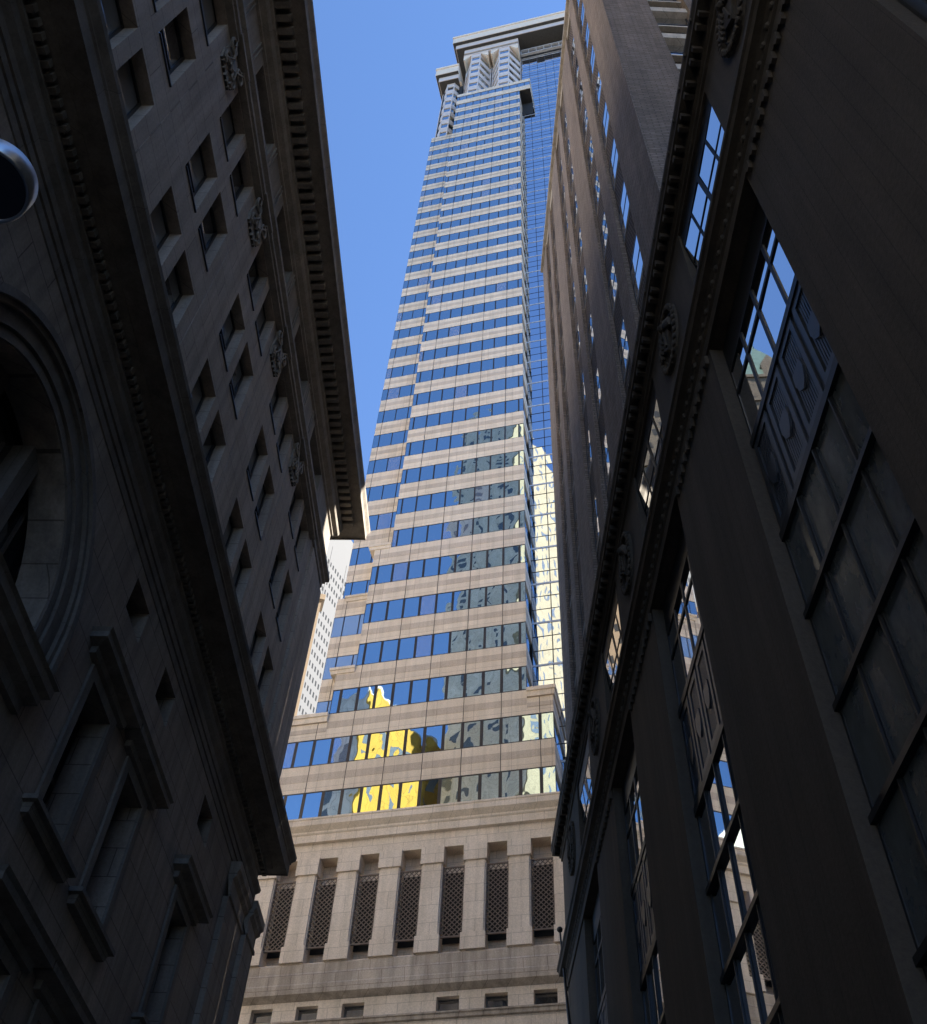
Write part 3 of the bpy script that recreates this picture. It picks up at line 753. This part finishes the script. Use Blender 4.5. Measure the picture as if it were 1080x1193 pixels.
# white slab tower far down the cross street
wa = 28.0; base = Vector((212 * math.sin(R(-9.5)), 212 * math.cos(R(-9.5)), 0))
white = thing("office_tower", "bright white sunlit office slab with small dark windows far behind the skyscraper", "office tower", tuple(base), axis(wa))
WHH = 212 * math.tan(R(48.75))
b = MB(-1); b.box(-62, 34, -40, 0, -Z0, WHH)
x = -60
while x < 34: b.box(x - .3, x + .3, -.1, .08, -Z0, WHH - 12); x += 8.6
b.build("white_wall", M_white, white)
b = MB(-1); x = -61
while x < 33:
    z = 20
    while z < WHH - 18:
        if not (118 < z < 130 or 205 < z < 209): b.box(x, x + .62, -.1, .02, z, z + 1.8)
        z += 3.95
    x += 1.43
o = b.build("windows", M_farglass, white); o["kind"] = "stuff"
# cream building at its left
ca = -10.93; base = Vector((150 * math.sin(R(ca)), 150 * math.cos(R(ca)), 0))
cream = thing("cream_building", "narrow strip of a cream sunlit building between the grey stone corner and the white slab", "building", tuple(base), axis(77))
b = MB(-1); b.box(-45, 0, -30, 0, -Z0, 152); b.build("wall", plain("cream stone", (.28, .195, .115), .8, var=.12), cream)
b = MB(-1); b.mould([(-.1, 150), (.6, 150.5), (.6, 152), (-1, 152.4)], -45, 0, 3); 
x = -43
b.build("cornice", plain("cream trim", (.29, .205, .12), .8), cream)
b = MB(-1)
while x < -4:
    z = 10
    while z < 146: b.box(x, x + 1.1, -.2, .015, z, z + 2.0); z += 3.9
    x += 2.9
o = b.build("windows", M_black, cream); o["kind"] = "stuff"

corner = thing("shade_block", "unseen brick block added behind the brown brick tower to shade the stone corner", "building", (14, 30.2, 0), 0)  # unseen, added to keep the sun off the lower stone corner
b = MB(1); b.box(0, 16, 0, 11, -Z0, 51); b.mould([(-.1, 50), (.4, 50.4), (.4, 51), (-.5, 51.2)], 0, 16, 4, 4); b.build("wall", M_brick, corner)
b = MB(1)
for i in range(4):
    for j in range(10): b.box(-.03, .05, 1 + 2.5 * i, 2.4 + 2.5 * i, 3 + 4.6 * j, 5.2 + 4.6 * j)
b.build("windows", M_mull, corner)["kind"] = "stuff"

# out-of-view buildings: mirrored ones, and blocks added to bounce sunlight
M_beige = masonry("beige brick toned down for sun", (.30, .255, .165), (.28, .24, .155), 1.2, .6, .02, grime=.15, streak=.2)  # darkened colour tempers the sun on the mirrored block's lit face
M_beige2 = masonry("sandstone lifted for shade", (.74, .68, .58), (.70, .64, .54), 1.2, .6, .02, grime=.15, streak=.2)  # lightened colour stands in for more light on the mirrored block's shaded face
M_concrete = masonry("grey concrete panels", (.55, .56, .57), (.50, .51, .52), 1.5, 3.6, .03, grime=.2, streak=.2)
M_yellow = masonry("golden yellow cladding", (.42, .26, .03), (.39, .24, .028), 1.5, 3.6, .04, grime=.1, streak=.1)
def block_tower(name, label, x0, x1, y0, y1, h, mat, wx, wz, step, fl, panel=None):
    t = thing(name, label, "building", (0, 0, 0), 0)
    b = MB(1); b.box(x0, x1, y0, y1, -Z0, h); b.box(x0 + 3, x1 - 3, y0 + 3, y1 - 3, h, h + 5); b.build("wall", mat, t)
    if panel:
        b = MB(1); b.box(x1 - .3, x1 + .1, y0 - .06, y1 + .06, 30, h + .12); b.build("lit_face_panel", panel, t)  # on the beige block this darker face balances the sunlight by colour
    b = MB(1); z = 40
    while z < h - 4:
        y = y0 + 1.5
        while y < y1 - 1.5: b.box(x1 - .05, x1 + (.13 if panel else .03), y, y + wx, z, z + wz); y += step
        x = x0 + 1.2
        while x < x1 - 1.5: b.box(x, x + wx, y1 - .05, y1 + .03, z, z + wz); x += step
        z += fl
    o = b.build("windows", M_greyglass, t); o["kind"] = "stuff"
    return t
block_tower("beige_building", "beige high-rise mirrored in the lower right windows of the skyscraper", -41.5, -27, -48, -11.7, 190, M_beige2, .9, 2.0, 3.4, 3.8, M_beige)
block_tower("yellow_building", "golden yellow building mirrored in the lowest glass floors of the skyscraper", -51.5, -45, -22, 2.5, 103, M_concrete, 2.1, 3.4, 4.7, 5.4, M_yellow)
block_tower("bounce_block", "unseen pale block added beyond the roof of the grey stone building to bounce sunlight", -75, -34, 14, 44, 58, M_beige2, 1.3, 2.1, 2.8, 3.9)  # unseen block added to bounce warm sunlight onto the skyscraper
block_tower("tall_bounce_block", "unseen tall block added beyond the roof of the grey stone building to bounce sunlight", -120, -84, -60, 40, 92, M_beige2, 1.3, 2.1, 2.8, 3.9)  # also unseen, added as a further sunlit reflector for the skyscraper

pyr = thing("pyramid_roof_tower", "ornate stone tower with a steep green pyramid roof, mirrored in the nearest giant window", "tower", (-60, 123, 0), R(8))
M_pst = masonry("warm limestone far tower", (.15, .12, .085), (.135, .11, .08), 1.6, .8, .03, grime=.2, streak=.3)
M_cop = plain("green copper roof", (.075, .12, .095), .6, var=.3, scale=.6)
b = MB(1)
for hw, z0, z1 in ((11, -Z0, 150), (9.5, 150, 172), (7.8, 172, 190), (6.4, 190, 202)): b.box(-hw, hw, -hw, hw, z0, z1)
for hw, z in ((11, 150), (9.5, 172), (7.8, 190), (6.4, 202)): b.box(-hw - .4, hw + .4, -hw - .4, hw + .4, z - 1.0, z + .1)
for hw, z in ((11, 150), (9.5, 172), (7.8, 190)):
    for sx in (-1, 1):
        for sy in (-1, 1): b.box(sx * (hw - .8) - .8, sx * (hw - .8) + .8, sy * (hw - .8) - .8, sy * (hw - .8) + .8, z, z + 4)
b.build("shaft", M_pst, pyr)
b = MB(1); b.v += [(-6.4, -6.4, 202.2), (6.4, -6.4, 202.2), (6.4, 6.4, 202.2), (-6.4, 6.4, 202.2), (0, 0, 226)]; b.f += [[0, 1, 4], [1, 2, 4], [2, 3, 4], [3, 0, 4], [3, 2, 1, 0]]; b.m += [0] * 5; b.build("roof", M_cop, pyr)
b = MB(1); b.tube([(0, 0, 225), (0, 0, 233)], [.4, .08], 8); b.build("spire", M_cop, pyr)
b = MB(1)
for q in range(4):
    cs, sn = (1, 0, -1, 0)[q], (0, 1, 0, -1)[q]
    P = [(6.6 * cs - 2.2 * sn, 6.6 * sn + 2.2 * cs), (6.6 * cs + 2.2 * sn, 6.6 * sn - 2.2 * cs)]; Q = [(3.2 * cs - 2.2 * sn, 3.2 * sn + 2.2 * cs), (3.2 * cs + 2.2 * sn, 3.2 * sn - 2.2 * cs)]
    b.poly([(*P[0], 202), (*P[1], 202), (*P[1], 207), (6.6 * cs, 6.6 * sn, 211), (*P[0], 207)]); b.poly([(*P[1], 207), (*Q[1], 207), (3.2 * cs, 3.2 * sn, 211), (6.6 * cs, 6.6 * sn, 211)]); b.poly([(*P[0], 207), (*Q[0], 207), (3.2 * cs, 3.2 * sn, 211), (6.6 * cs, 6.6 * sn, 211)])
b.build("dormer", M_pst, pyr)
b = MB(1)
for hw, z0, z1 in ((11, 60, 148), (9.5, 152, 170), (7.8, 174, 188), (6.4, 191, 200)):
    z = z0
    while z < z1 - 2:
        y = -hw + 1.4
        while y < hw - 2:
            b.box(hw - .1, hw + .05, y, y + 1.1, z, z + 2.0); b.box(y, y + 1.1, -hw - .05, -hw + .1, z, z + 2.0); y += 2.6
        z += 3.8
b.build("windows", M_black, pyr)["kind"] = "stuff"

# ================================================================== street lamp close overhead on the left
lamp = thing("street_lamp", "street lamp head with dark round lens and silver rim at the left edge", "street lamp", (-3.55, 1.15, .14))
LC = (-2.30 + 3.55, 1.845 - 1.15)
b = MB(1); b.lathe([(.0, 6.205), (.11, 6.205), (.112, 6.201), (.12, 6.201), (.122, 6.205), (.165, 6.205), (.17, 6.2)], LC); b.lathe([(0, 6.2), (.03, 6.2), (.03, 6.192), (0, 6.192)], LC, 16); b.ball((LC[0], LC[1], 6.19), .01, n=6)
b.build("lens", M_lens, lamp, z=-.14, smooth=False)
b = MB(1); b.lathe([(.17, 6.215), (.17, 6.19), (.18, 6.187), (.188, 6.195), (.188, 6.3), (.183, 6.306), (.12, 6.32)], LC, 64); b.build("rim", M_steel, lamp, z=-.14, smooth=True)
b = MB(1); b.lathe([(.12, 6.32), (.1, 6.33), (.05, 6.345), (.03, 6.36), (.03, 6.5), (.0, 6.5)], LC, 32); b.build("lamp_shade", M_iron, lamp, z=-.14, smooth=True)
b = MB(1); b.tube([(0, 0, 6.3), (.25, .14, 6.62), (.7, .39, 6.72), (1.1, .61, 6.62), (LC[0], LC[1], 6.48)], .022, 10); b.build("arm", M_iron, lamp, z=-.14)
b = MB(1); b.lathe([(.11, 0), (.11, .5), (.08, .6), (.06, 6.7), (.03, 6.8), (0, 6.82)], (0, 0), 16); b.build("post", M_iron, lamp, z=0)
b = MB(1); b.lathe([(.2, 0), (.2, .08), (.15, .14), (.12, .3)], (0, 0), 16); b.build("base", M_iron, lamp, z=0)
